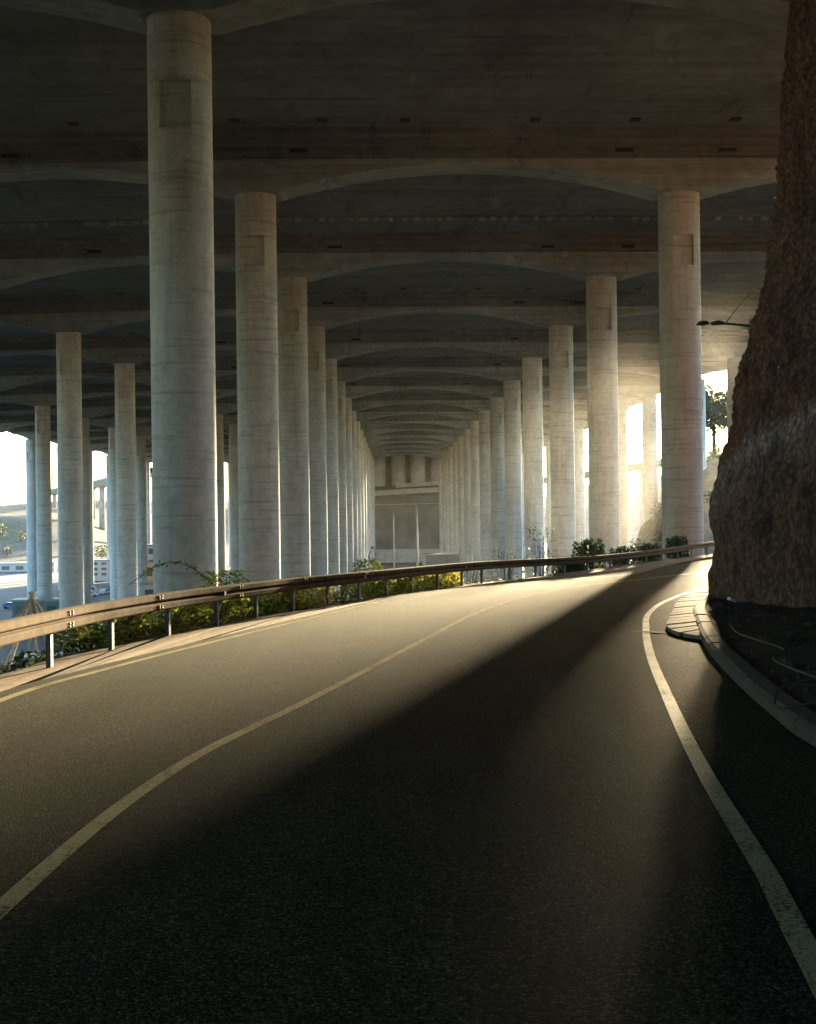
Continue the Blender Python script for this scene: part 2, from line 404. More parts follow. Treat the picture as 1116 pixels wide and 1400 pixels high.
def axis(lo, hi, d0, d1, step, far, n):
    a = []; x = d0
    while x <= d1: a.append(x); x += step
    g = [(k / n) ** 2.2 for k in range(1, n + 1)]
    return [d0 - (d0 - lo) * t for t in reversed(g)] + a + [a[-1] + (hi - a[-1]) * t for t in g]
xs = axis(-1700, 1700, -22, 84, 1.0, 0, 60); ys = axis(-400, 1900, -20, 130, 1.0, 0, 70)
ys = sorted([y for y in ys if not 190 < y < 280] + [190 + 1.6 * k for k in range(57)])
mb = MB(); nx = len(xs)
mb.add([(x, y, terrain_z(x, y)) for y in ys for x in xs],
       [(j * nx + i, j * nx + i + 1, (j + 1) * nx + i + 1, (j + 1) * nx + i) for j in range(len(ys) - 1) for i in range(nx - 1)], True)
mb.build('ground', M['terrain'], None, False)['kind'] = 'structure'

# ------------------------------------------------------------------ road, markings, shoulder
N = 420
lt = same(offset(left_p, -0.30), N); kt = same(kerb_p, N); ct = same(cen_p, N)
rows = [lt, [a.lerp(b, .5) for a, b in zip(lt, ct)], ct, [a.lerp(b, .5) for a, b in zip(ct, kt)], kt]
strip('road', rows, M['asph'])
def line(name, path, w, label, y0=-12, y1=95):
    p = [q + Vector((0, 0, 0.006)) for q in path if y0 <= q.y <= y1]
    o = strip(name, [offset(p, -w / 2), offset(p, w / 2)], M['paint']); tag(o, label); return o
line('road_marking', left_p, 0.12, 'pale edge line beside the guardrail')
line('road_marking', cen_p, 0.115, 'pale line down the middle of the road')
line('road_marking', right_p, 0.12, 'pale edge line beside the kerb under the cliff')
sh_in = same(offset(left_p, -0.30), N); ra = same(rail_p, N)
# shoulder from the asphalt edge out past the posts, lumpy edge
o1 = [Vector((p.x, p.y, p.z - 0.02)) for p in sh_in]
rp = same(offset(rail_p, -0.55), N)
def nearest_z(p): return p.z
o3 = [Vector((p.x + noise.noise((p.x, p.y, 0)) * 0.2, p.y, p.z - 0.12)) for p in rp]
o2 = [a.lerp(b, 0.55) + Vector((0, 0, 0.05 + 0.03 * noise.noise((a.x * 1.5, a.y * 1.5, 4)))) for a, b in zip(o1, o3)]
strip('road_shoulder', [o3, o2, o1], M['sand'])

# kerb, made of separate kerb stones
kerb = empty('kerb', (3.3, 9.4, 0), 'long brown concrete kerb curving round the soil bed under the cliff', 'kerb')
kerb.location = (0, 0, 0); kerb['kind'] = 'thing'
kp = [p for p in kerb_p if 1.0 < p.y < 34]
kp = resample(kp, 0.2); seg = 5; i = 0
while i + seg < len(kp):
    pts = kp[i:i + seg + 1]; pts = [p.copy() for p in pts]
    pts[-1] = pts[-2].lerp(pts[-1], 0.9)
    a = pts; b = offset(pts, 0.05); c = offset(pts, 0.22); mb = MB(); n = len(pts)
    L = [[p + Vector((0, 0, -0.1)) for p in a], [p + Vector((0, 0, 0.11)) for p in a], [p + Vector((0, 0, 0.15)) for p in b], [p + Vector((0, 0, 0.15)) for p in c], [p + Vector((0, 0, -0.1)) for p in c]]
    dz = random.uniform(-0.008, 0.008)
    vs = [p + Vector((0, 0, dz)) for l in L for p in l]
    fs = [(r * n + k, (r + 1) * n + k, (r + 1) * n + k + 1, r * n + k + 1) for r in range(4) for k in range(n - 1)]
    fs += [tuple(r * n for r in range(4, -1, -1)), tuple(r * n + n - 1 for r in range(5))]
    mb.add(vs, fs); mb.build('kerb_stone', M['kerb'], kerb); i += seg

# raised stone apron at the tip of the kerb: flags side by side
apron = empty('stone_apron', (0, 0, 0), 'low curved apron of worn flagstones where the kerb meets the road bend', 'pavement')
outer = resample(P([(4.85, 19.0), (4.66, 19.9), (4.78, 21.2), (5.15, 22.7), (5.85, 25.4), (7.05, 29.7), (8.75, 33.6), (9.9, 36)]), 0.05)
inner = resample(P([(5.0, 19.3), (5.1, 20.1), (5.25, 20.9), (5.6, 22.4), (6.3, 25.4), (7.5, 29.2), (9.0, 33.2), (10.2, 36)]), 0.05)
nf = 22; oo = same(outer, nf * 6 + 1); ii = same(inner, nf * 6 + 1)
for k in range(nf):
    a = oo[k * 6:k * 6 + 6]; b = ii[k * 6:k * 6 + 6]; n = 6; mb = MB()
    dz = 0.075 + random.uniform(-0.012, 0.012)
    b2 = [p.lerp(q, 0.97) for p, q in zip(a, b)]
    vs = [p + Vector((0, 0, -0.05)) for p in a] + [p + Vector((0, 0, dz)) for p in a] + [p + Vector((0, 0, dz + 0.03)) for p in b2] + [p + Vector((0, 0, -0.05)) for p in b2]
    fs = [(r * n + q, (r + 1) * n + q, (r + 1) * n + q + 1, r * n + q + 1) for r in range(3) for q in range(n - 1)]
    fs += [(0, n, 2 * n, 3 * n), (4 * n - 1, 3 * n - 1, 2 * n - 1, n - 1)]
    mb.add(vs, fs); mb.build('flagstone', M['flag'], apron)
# thin dark streak laid across the edge line
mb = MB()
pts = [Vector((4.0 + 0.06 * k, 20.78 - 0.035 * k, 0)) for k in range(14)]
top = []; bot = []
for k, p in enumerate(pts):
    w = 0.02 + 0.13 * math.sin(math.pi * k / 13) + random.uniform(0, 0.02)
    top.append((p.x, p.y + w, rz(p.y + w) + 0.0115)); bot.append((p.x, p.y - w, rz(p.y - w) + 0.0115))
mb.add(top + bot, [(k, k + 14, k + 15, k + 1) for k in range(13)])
tag(mb.build('dark_patch', M['dark']), 'thin dark patch lying across the right edge line', 'road patch')

# ------------------------------------------------------------------ elevated deck
ROW0, DY = 57.1, 31.4
COLX = [-101.6, -71.0, -40.4, -9.87, 21.2, 52.3]
TOPZ = [23.1, 24.0, 24.5, 24.9, 24.7, 24.4]       # column top heights (camera at 1.7)
XL, XR = -108.0, 60.5
def deck_dz(x):
    xs_ = [XL] + COLX + [XR]; zs = [-1.95] + [z - 24.9 for z in TOPZ] + [-0.6]
    for a, b, za, zb in zip(xs_, xs_[1:], zs, zs[1:]):
        if x <= b: return za + (zb - za) * (x - a) / (b - a)
    return zs[-1]
deck = empty('runway_deck', (-10, 57, 26), 'huge grey concrete deck carried on arched beams over the whole scene', 'bridge deck')
deck.location = (0, 0, 0)
NEND = 15; Y_END = ROW0 + DY * NEND + 14
CE, AT = 28.65, 27.25            # ceiling and top of the arch wall
def slab(y0, y1):
    mb = MB(); X = [XL] + COLX + [XR]
    poly = [(x, CE + deck_dz(x)) for x in X] + [(x, CE + 1.6 + deck_dz(x)) for x in reversed(X)]
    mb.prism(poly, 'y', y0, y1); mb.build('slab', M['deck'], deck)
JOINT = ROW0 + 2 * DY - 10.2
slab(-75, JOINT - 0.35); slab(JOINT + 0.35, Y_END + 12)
mb = MB(); mb.box(XL, XR, JOINT - 0.5, JOINT + 0.5, CE + 1.65, CE + 2.0); mb.build('joint_cover', M['dark'], deck)
mb = MB(); rng = random.Random(12); x = -60.0
while x < 58:
    if rng.random() < .8: mb.box(x, x + rng.uniform(.25, .7), JOINT + 0.36, JOINT + 0.36 + rng.uniform(.3, .7), CE - 0.22 + deck_dz(x), CE + .02 + deck_dz(x))
    x += rng.uniform(.8, 1.4)
mb.build('joint_brackets', M['beam'], deck)['kind'] = 'stuff'
VX = [-38, -33, -27.5, -21.6, -10.6, -4.6, 1.05, 10, 16.9, 23.8, 30, 36, 44]
FX = [-27, -6.5, 16.8, 24.2]
vm = MB(); vm.box(-0.36, 0.36, -0.34, 0.34, -0.05, 0.02); vent_me = vm.mesh('drain_vent', M['dark'])
fm = MB(); fm.box(-0.65, 0.65, -0.03, 0.06, -0.14, 0.14); slot_me = fm.mesh('drain_slot', M['dark'])
for n in range(-4, NEND + 1):
    y = ROW0 + DY * n
    mb = MB(); HW = 1.5
    # arched wall: soffit profile along x
    prof = []
    ends = [XL + 1.2] + COLX + [XR - 1.2]
    for a, b, i in zip(ends, ends[1:], range(len(ends))):
        m = 18
        for k in range(m):
            x = a + (b - a) * k / m
            if i == 0: u = (x - a) / (b - a); z = 26.8 + (24.9 - 26.8) * u ** 1.6
            elif i == len(ends) - 2: u = (b - x) / (b - a); z = 26.8 + (24.9 - 26.8) * u ** 1.6
            else:
                h = (b - a) / 2 - 1.55; u = max(0, 1 - max(0, min(x - a, b - x) - 1.55) / h); z = 26.95 - 2.05 * u ** 2
            prof.append((x, z + deck_dz(x)))
    prof.append((ends[-1], 26.8 + deck_dz(ends[-1])))
    T = [(x, AT + 0.02 + deck_dz(x)) for x, z in prof]
    for s in (0,):
        vs = [(x, y - HW, z) for x, z in prof] + [(x, y - HW, z) for x, z in T] + [(x, y + HW, z) for x, z in prof] + [(x, y + HW, z) for x, z in T]
        q = len(prof); fs = []
        for i in range(q - 1):
            fs += [(i, i + 1, q + i + 1, q + i), (2 * q + i + 1, 2 * q + i, 3 * q + i, 3 * q + i + 1), (i + 1, i, 2 * q + i, 2 * q + i + 1)]
        fs += [(0, q, 3 * q, 2 * q), (q - 1, 3 * q - 1, 4 * q - 1, 2 * q - 1)]
        mb.add(vs, fs)
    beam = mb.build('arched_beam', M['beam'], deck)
    mb = MB(); X = [XL + .5] + COLX + [XR - .5]
    poly = [(x, AT + deck_dz(x)) for x in X] + [(x, CE + 0.05 + deck_dz(x)) for x in reversed(X)]
    mb.prism(poly, 'y', y - 2.3, y + 2.3)
    for off_, drop in ((3.0, 0.78), (4.1, 0.40)):
        poly = [(x, CE - drop + deck_dz(x)) for x in X] + [(x, CE + 0.05 + deck_dz(x)) for x in reversed(X)]
        i_ = 2.301 if off_ < 3.5 else 3.001
        mb.prism(poly, 'y', y - off_, y - i_); mb.prism(poly, 'y', y + i_, y + off_)
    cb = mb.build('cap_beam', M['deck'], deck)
    if n >= 1:
        for x in VX:
            if n == 2 or abs(x / y) > 0.36: continue
            v = bpy.data.objects.new('drain_vent', vent_me); COL.objects.link(v); v.parent = cb
            v.location = (x + random.uniform(-.6, .6) * (n > 1), y - 5.8, CE + deck_dz(x))
            if n > 8: break
        for x in FX:
            if n > 6 or abs(x / y) > 0.36: continue
            v = bpy.data.objects.new('drain_slot', slot_me); COL.objects.link(v); v.parent = cb
            v.location = (x + random.uniform(-2, 2) * (n > 1), y - 2.3, AT + 0.36 + deck_dz(x))

# ------------------------------------------------------------------ columns
def column_mesh(top, bot=-24.0, r=1.5):
    """shaft with casting grooves and a square access niche facing -Y near the top"""
    angs = [2 * math.pi * k / 48 for k in range(48)]
    c = -math.pi / 2; na = math.asin(0.75 / r * 0.98)
    angs = sorted([a for a in angs if abs((a - c + math.pi) % (2 * math.pi) - math.pi) > na + 0.03] +
                  [(c + s * na + d * s) % (2 * math.pi) for s in (-1, 1) for d in (0, 0.004)] +
                  [(c + na * t) % (2 * math.pi) for t in (-0.66, -0.33, 0, 0.33, 0.66)])
    zt = top - 24.9
    n0, n1 = 19.55 + zt, 21.75 + zt
    g = []
    z = 3.3 + zt - 5.05 * 5
    while z < top:
        if z > bot + 0.3: g.append(z)
        z += 5.05
    rings = [(bot, 1.0, False)]
    for q in g: rings += [(q - 0.05, 1, 0), (q - 0.02, 0.985, 0), (q + 0.02, 0.985, 0), (q + 0.05, 1, 0)]
    rings += [(n0, 1, 0), (n0 + 0.002, 1, 1), (n1 - 0.002, 1, 1), (n1, 1, 0), (top + 0.25, 1, 0)]
    rings.sort(key=lambda t: t[0])
    vs = []; fs = []; m = len(angs)
    for z, k, ni in rings:
        for a in angs:
            x, yv = r * k * math.cos(a), r * k * math.sin(a)
            if ni and abs((a - c + math.pi) % (2 * math.pi) - math.pi) <= na + 0.002: yv = -r * 0.70
            vs.append((x, yv, z))
    for j in range(len(rings) - 1):
        for i in range(m):
            i2 = (i + 1) % m; fs.append((j * m + i, j * m + i2, (j + 1) * m + i2, (j + 1) * m + i))
    mb = MB(); mb.add(vs, fs, True)
    me = mb.mesh('column_shaft', M['col']); return me

ORD = ['front', 'second', 'third', 'fourth', 'fifth', 'sixth', 'seventh', 'eighth', 'ninth', 'tenth', 'eleventh', 'twelfth', 'thirteenth', 'fourteenth', 'fifteenth', 'last']
ROWN = ['the outermost left row', 'the second row from the open valley on the left', 'the third row in from the open valley',
        'the row along the left of the central aisle', 'the row along the right of the central aisle', 'the sunlit outer row on the right']
def bent(me):
    bm = bmesh.new(); bm.from_mesh(me)
    for e in bm.edges:
        if len(e.link_faces) == 2 and e.calc_face_angle(0) > R(28): e.smooth = False
    bm.to_mesh(me); bm.free(); return me
cmesh = [bent(column_mesh(z)) for z in TOPZ]
for j, x in enumerate(COLX):
    first = {0: 9, 1: 6, 2: 3, 3: 0, 4: 1, 5: 4}[j]
    for n in range(first, NEND + 1):
        o = bpy.data.objects.new('concrete_column', cmesh[j]); COL.objects.link(o)
        o.location = (x + {(5, 5): 1.8, (2, 2): -0.8, (4, 2): -0.3}.get((j, n), 0), ROW0 + DY * n, 0)
        if j == 3 and n == 0: lab = 'nearest and thickest round concrete column, rising behind the guardrail'
        elif j == 4 and n == 1: lab = 'thick round concrete column nearest the dark cliff, at the road bend'
        elif j == 3 and n == 1: lab = 'second thick column of the left aisle row, behind bushes'
        elif j == 5 and n == 5: lab = 'outer round column masked by the thick column nearest the cliff'
        elif j == 5 and n == 4: lab = 'pale outer round column just showing beside the cliff edge'
        else:
            q = n - first - (1 if j == 5 else 0)
            lab = 'concrete column, %s visible in %s' % (ORD[min(15, q)] if q else 'first', ROWN[j])
        tag(o, lab, 'column', 'round columns carrying the deck', 'thing')
# two buried rows that still carry the near deck (beside and behind the viewpoint)
for x, j, n in ((-10.9, 3, -1), (-40.4, 2, 0), (-40.4, 2, 1), (-71.0, 1, 2), (21.2, 4, 0)):
    o = bpy.data.objects.new('concrete_column', cmesh[j]); COL.objects.link(o); o.location = (x, ROW0 + DY * n, 0)
    tag(o, 'round column outside the picture, ' + {(3, -1): 'left of the road before the nearest one', (2, 0): 'far left, level with the nearest one', (2, 1): 'far left, level with the second one', (1, 2): 'deep in the valley at far left', (4, 0): 'hidden behind the cliff'}[(j, n)], 'column', 'round columns carrying the deck', 'thing')

# ------------------------------------------------------------------ end of the aisle: abutment wall with buttresses and ledges
YW = Y_END + 2
ab = empty('abutment_wall', (7, YW, -21), 'brown grey retaining wall closing the far end of the aisle', 'wall')
ab.location = (0, 0, 0); ab['kind'] = 'thing'
mb = MB(); mb.box(-52, 34, YW, YW + 6, -22, 8.6); mb.build('wall_face', M['wallm'], ab)
mb = MB(); mb.box(-52, 34, YW + 4, YW + 8, 8.6, 30); mb.build('upper_wall', M['wallm'], ab)
for x in (-25, -16, -7, 2, 11, 20):
    mb = MB(); mb.tube([(x, YW + 4.4, 13.5), (x, YW + 4.4, 28)], 3.4, 20); mb.build('buttress', M['col'], ab)
def slant(name, x0, z0, x1, z1, th, y0, y1):
    mb = MB(); mb.prism([(x0, z0), (x1, z1), (x1, z1 + th), (x0, z0 + th)], 'y', y0, y1); mb.build(name, M['pale'], ab)
slant('ledge', -52, 7.2, 34, 11.2, 2.2, YW - 1.6, YW + 3); slant('ledge', 1, 12.6, 34, 14.4, 1.8, YW - 0.6, YW + 4)
mb = MB(); mb.tube([(-52, YW - 0.2, 4.6), (34, YW - 0.2, 5.6)], 0.25); mb.build('pipe', M['pale'], ab)
mb = MB(); mb.box(-52, 34, YW - 2.5, YW - 0.4, -22, -15); mb.build('plinth', M['pale'], ab)

# ------------------------------------------------------------------ cliff
def cliff():
    base = [(22, -110), (17, -60), (13.5, -20), (11.2, 0), (9.6, 10), (8.55, 18), (7.95, 22.4), (7.66, 24.7), (7.4, 26.6), (7.55, 28.6), (8.1, 31.2), (9.6, 36), (12.7, 45), (20, 51.5), (40, 55), (120, 60)]
    pb = resample([(x, y, 0) for x, y in base], 0.09)
    sel = []; last = None; acc = 0
    for i, p in enumerate(pb):
        dense = 15 < p.y < 40 and p.x < 13
        acc += 0.09
        if dense or acc > 1.2 or i == len(pb) - 1: sel.append(p); acc = 0
    off = []
    for i, p in enumerate(sel):
        t = sel[min(i + 1, len(sel) - 1)] - sel[max(i - 1, 0)]
        off.append(Vector((t.y, -t.x, 0)).normalized())       # points into the hill (right of travel)
    # smooth normals so leaning back does not fold the corner
    for _ in range(30):
        off = [off[0]] + [((off[i - 1] + off[i] * 2 + off[i + 1]) / 4).normalized() for i in range(1, len(off) - 1)] + [off[-1]]
    hs = [0.09 * k for k in range(0, 190)] + [17.1 + 0.6 * k for k in range(1, 11)]
    lean = [(0, 0), (2.4, .12), (3.6, .38), (4.9, .68), (6, .88), (6.8, 1.08), (7.7, 1.38), (9, 1.65), (11.3, 1.95), (12.4, 2.05), (15.6, 2.25), (24, 3)]
    def lf(h):
        for (a, b), (c, d) in zip(lean, lean[1:]):
            if h <= c: return b + (d - b) * (h - a) / (c - a)
        return lean[-1][1]
    vs = []; nh = len(hs)
    for p, n in zip(sel, off):
        gz = rz(max(-10, min(p.y, 60))) - 0.25
        for h in hs:
            q = p + n * lf(h)
            edge = 0.45 * noise.noise((q.x * 0.35, q.y * 0.35, h * 0.2)) * min(1, h / 3)
            split = smooth(2.4, 5.4, h - (29.5 - p.y) * 0.23 + 1.2 * noise.noise((q.x * .9, q.y * .9, h * .9)))
            d = 0.03 * noise.noise((q.x * 5, q.y * 5, h * 1.2)) + 0.05 * noise.noise((q.x * 7, q.y * 7, h * 3.5)) + 0.20 * noise.noise((q.x * 1.1, q.y * 1.1, h * 0.9)) + 0.10 * abs(noise.noise((q.x * 2.4, q.y * 2.4, h * 1.7)))
            v = noise.voronoi((q.x * 3.4, q.y * 3.4, h * 3.4))[0][0]
            v2 = noise.voronoi((q.x * 1.3, q.y * 1.3, h * 1.1 + 5))[0][0]
            d2 = 0.16 * (1 - min(1, v * 1.6)) + 0.22 * (0.6 - v2) + 0.10 * noise.noise((q.x * 1.2, q.y * 1.2, h * 1.2))
            dd = edge * 0.5 + d * (1 - split) + d2 * split
            q = q - n * (dd - 0.15)
            vs.append((q.x, q.y, gz + h))
    fs = [(i * nh + k, i * nh + k + 1, (i + 1) * nh + k + 1, (i + 1) * nh + k) for i in range(len(sel) - 1) for k in range(nh - 1)]
    # flat top of the hill
    b = len(vs); top = [i * nh + nh - 1 for i in range(len(sel))]
    vs += [(120, -110, 22.6), (120, 60, 22.6)]
    fs.append(tuple(top + [b + 1, b]))
    mb = MB(); mb.add(vs, fs, True); o = mb.build('cliff', M['rock'], None, False)
    o['kind'] = 'structure'; return o
cliff()

# soil bed between kerb and cliff
kk = same([p for p in kerb_p if 0 < p.y < 33], 120)
bedl = [offset(kk, d) for d in (0.2, 0.6, 1.1, 1.8, 2.6, 3.6, 5.0)]
bed = []
for a, L in enumerate(bedl):
    bed.append([Vector((p.x, p.y, p.z + 0.11 + 0.10 * a * 0.3 + 0.07 * noise.noise((p.x * 1.7, p.y * 1.7, 2)) * (a > 0) + 0.05 * noise.noise((p.x * 5, p.y * 5, 2)) * (a > 0))) for p in L])
strip('soil_bed', bed, M['soil'])
mb = MB()
for _ in range(520):
    p = random.choice(kk); d = random.uniform(0.3, 4.0); t = Vector((1, -0.2, 0))
    c = p + t.normalized() * d; s = random.choice([0.02, 0.03, 0.03, 0.05, 0.08])
    ve = [Vector((random.uniform(.6, 1.2) * x, random.uniform(.6, 1.2) * y, random.uniform(.5, .9) * z)) * s for x, y, z in ((1, 0, 0), (-1, 0, 0), (0, 1, 0), (0, -1, 0), (0, 0, 1), (0, 0, -1))]
    mb.add([c + v + Vector((0, 0, 0.15 + 0.03 * d)) for v in ve], [(0, 2, 4), (2, 1, 4), (1, 3, 4), (3, 0, 4), (2, 0, 5), (1, 2, 5), (3, 1, 5), (0, 3, 5)])
tag(mb.build('rubble', M['stone']), 'loose stones and clods strewn over the dark soil bed', 'rubble', None, 'stuff')
mb = MB()
for _ in range(60):
    p = random.choice(kk); d = random.uniform(0.5, 3.2); c = p + Vector((d, -0.2 * d, 0.17 + 0.03 * d)); a = random.uniform(0, 6.3); L = random.uniform(0.2, 0.7)
    pts = [c + Vector((math.cos(a + 0.25 * k * math.sin(d * 9)) * L * k / 4, math.sin(a + 0.2 * k) * L * k / 4, 0.04 * math.sin(k))) for k in range(5)]
    mb.tube(pts, [0.016, 0.014, 0.012, 0.009, 0.005], 5)
tag(mb.build('twigs', M['stem']), 'dry broken twigs and roots lying on the soil bed', 'twigs', None, 'stuff')
mb = MB()
cp = resample([(4.98, 17.9, -.1), (4.62, 16.3, -.08), (4.55, 14.9, -.06), (4.42, 13.7, -.02), (4.05, 12.9, -0.02), (3.98, 12.1, -.02), (4.0, 11.4, -.02), (3.86, 10.8, .02), (3.42, 10.6, .03), (3.24, 10.3, -.1), (3.35, 10.05, -.06), (3.75, 10.0, .03), (4.1, 10.0, .03), (4.5, 9.8, .03)], 0.06)
mb.tube([p + Vector((0, 0, 0.10)) for p in cp], 0.012, 6)
tag(mb.build('cable', M['cable']), 'thin cable running along the soil bed and looping over the kerb', 'cable')

# ------------------------------------------------------------------ guardrail
gr = empty('guardrail', (0, 0, 0), 'weathered steel guardrail with two waves along the outer edge of the road', 'guardrail')
gp = [p for p in rail_p if 7.5 < p.y < 90]; gp = resample(gp, 0.25)
PROF = [(0.0, 0.42), (0.055, 0.432), (0.075, 0.450), (0.082, 0.53), (0.070, 0.548), (0.012, 0.566), (0.012, 0.584), (0.070, 0.602), (0.082, 0.620), (0.075, 0.70), (0.055, 0.718), (0.0, 0.73)]
def rail_panel(pts, lift):
    mb = MB(); n = len(pts); T = 0.006; vs = []; q = len(PROF)
    nn = []
    for i, p in enumerate(pts):
        t = pts[min(i + 1, n - 1)] - pts[max(i - 1, 0)]; nn.append(Vector((t.y, -t.x, 0)).normalized())
    for back in (0, 1):
        for p, m in zip(pts, nn):
            for a, z in PROF: vs.append(p + m * (a + 0.10 + lift - back * T) + Vector((0, 0, z)))
    fs = []
    for i in range(n - 1):
        for k in range(q - 1):
            A = i * q + k; fs += [(A, A + q, A + q + 1, A + 1)]
            B = n * q + A; fs += [(B, B + 1, B + q + 1, B + q)]
        A = i * q; B = n * q + A; fs.append((A, B, B + q, A + q))
        A = i * q + q - 1; B = n * q + A; fs.append((A, A + q, B + q, B))
    for i in (0, n - 1):
        for k in range(q - 1):
            A = i * q + k; B = n * q + A; fs.append((A, A + 1, B + 1, B))
    mb.add(vs, fs, False); return mb.build('rail_panel', M['steel'], gr)
PL = 17; i = 3; panels = []
while i + 2 < len(gp):
    pts = gp[i:i + PL + 2]
    if len(pts) < 3: break
    panels.append(rail_panel(pts, 0.004 * (len(panels) % 2)))
    e = pts[0]; t = (pts[1] - pts[0]).normalized(); m = Vector((t.y, -t.x, 0))
    b = MB()
    for dz_ in (0.47, 0.51, 0.64, 0.68):
        for ds in (0.08, 0.22):
            c = e + t * ds + m * 0.172 + Vector((0, 0, dz_)); b = MB(); b.tube([c, c + m * 0.03], 0.016, 6)
            if len(panels) < 8: b.build('bolt', M['post'], panels[-1])
    pass; i += PL
posts = [(-4.95, 12.0), (-4.93, 14.5), (-4.86, 17.0), (-4.62, 19.75), (-4.21, 22.4), (-3.71, 24.75), (-3.1, 27.1), (-2.5, 29.45), (-1.75, 31.7), (-1.0, 33.8), (-0.27, 35.85), (0.55, 38.3), (1.48, 40.9), (2.38, 43.1), (3.27, 45.0), (4.4, 47.0), (5.7, 49.1), (7.2, 51.3), (8.6, 53.4), (10.0, 55.9), (11.4, 58.5), (12.7, 61.0), (14.2, 64.0), (15.7, 67.0), (17.4, 70.4), (19.2, 74.0)]
for k, (x, y) in enumerate(posts):
    p = min(gp, key=lambda g: (g.x - x) ** 2 + (g.y - y) ** 2); j = min(gp.index(p), len(gp) - 2)
    t = (gp[j + 1] - gp[max(0, j - 1)]).normalized(); an = math.atan2(t.y, t.x)
    mb = MB(); mb.box(-0.05, 0.05, -0.035, -0.029, -0.5, 0.70); mb.box(-0.05, 0.05, 0.029, 0.035, -0.5, 0.70); mb.box(-0.05, -0.044, -0.029, 0.029, -0.5, 0.70)
    mb.box(-0.045, 0.045, -0.1, -0.036, 0.46, 0.69)
    o = mb.build('post', M['post'], gr); o.location = p; o.rotation_euler = (0, 0, an)
    if k in (5, 9, 13):
        mb = MB(); mb.box(-0.05, 0.05, -0.195, -0.183, 0.535, 0.615); mb.box(-0.012, 0.012, -0.183, -0.10, 0.56, 0.59); r_ = mb.build('reflector', M['red'], gr); r_.location = p; r_.rotation_euler = (0, 0, an)

# ------------------------------------------------------------------ plants along the rail
def leaf_cloud(rng, n, rx, ry, zlo, zhi, s0, s1, mb, shape=1.0):
    for _ in range(n):
        while True:
            x, y, z = rng.uniform(-1, 1), rng.uniform(-1, 1), rng.uniform(0, 1)
            if x * x + y * y + (z * 1.0 - 0.3) ** 2 < 1.1 and noise.noise((x * 2.3, y * 2.3, z * 2.3 + n)) > -0.22: break
        c = Vector((x * rx, y * ry, zlo + z * (zhi - zlo)))
        s = rng.uniform(s0, s1); u = Vector((rng.gauss(0, 1), rng.gauss(0, 1), rng.gauss(0, 0.7))).normalized()
        w = u.cross(Vector((rng.gauss(0, 1), rng.gauss(0, 1), rng.gauss(0, 1)))).normalized(); 
        mb.add([c - u * s, c + w * s * 0.5 - u * s * 0.1, c + u * s, c - w * s * 0.5 - u * s * 0.1], [(0, 1, 2, 3)])
def shrub_parts(seed, n, rx, ry, zhi, leaf, s0=0.03, s1=0.065, stems=7):
    rng = random.Random(seed); a = MB(); leaf_cloud(rng, n, rx, ry, 0.0, zhi, s0, s1, a)
    b = MB()
    for _ in range(stems):
        x, y = rng.uniform(-.7, .7) * rx, rng.uniform(-.7, .7) * ry
        b.tube([(x * .3, y * .3, -0.4), (x * .7, y * .7, zhi * .45), (x, y, zhi * rng.uniform(.7, 1.05))], [0.012, 0.009, 0.004], 5)
    return a.mesh('foliage', leaf), b.mesh('stems', M['stem'])
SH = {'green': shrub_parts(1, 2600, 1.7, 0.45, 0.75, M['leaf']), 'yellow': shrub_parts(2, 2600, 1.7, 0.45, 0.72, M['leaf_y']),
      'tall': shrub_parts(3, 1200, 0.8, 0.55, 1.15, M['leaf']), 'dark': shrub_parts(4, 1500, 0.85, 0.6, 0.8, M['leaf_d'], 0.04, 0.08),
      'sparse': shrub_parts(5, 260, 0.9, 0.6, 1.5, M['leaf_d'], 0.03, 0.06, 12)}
def shrub(kind, x, y, z, label, sc3=(1, 1, 1), rot=None):
    e = empty('shrub', (x, y, z), label, 'shrub', 'plants growing along the guardrail', random.uniform(0, 6.28) if rot is None else rot); e.scale = sc3
    for nm, me in zip(('foliage', 'stems'), SH[kind]):
        o = bpy.data.objects.new(nm, me); COL.objects.link(o); o.parent = e
    return e
def rail_at(y):
    p = min(rail_p, key=lambda g: abs(g.y - y)); i = rail_p.index(p); t = (rail_p[i + 1] - rail_p[i - 1]).normalized()
    return p, t, math.atan2(t.y, t.x)
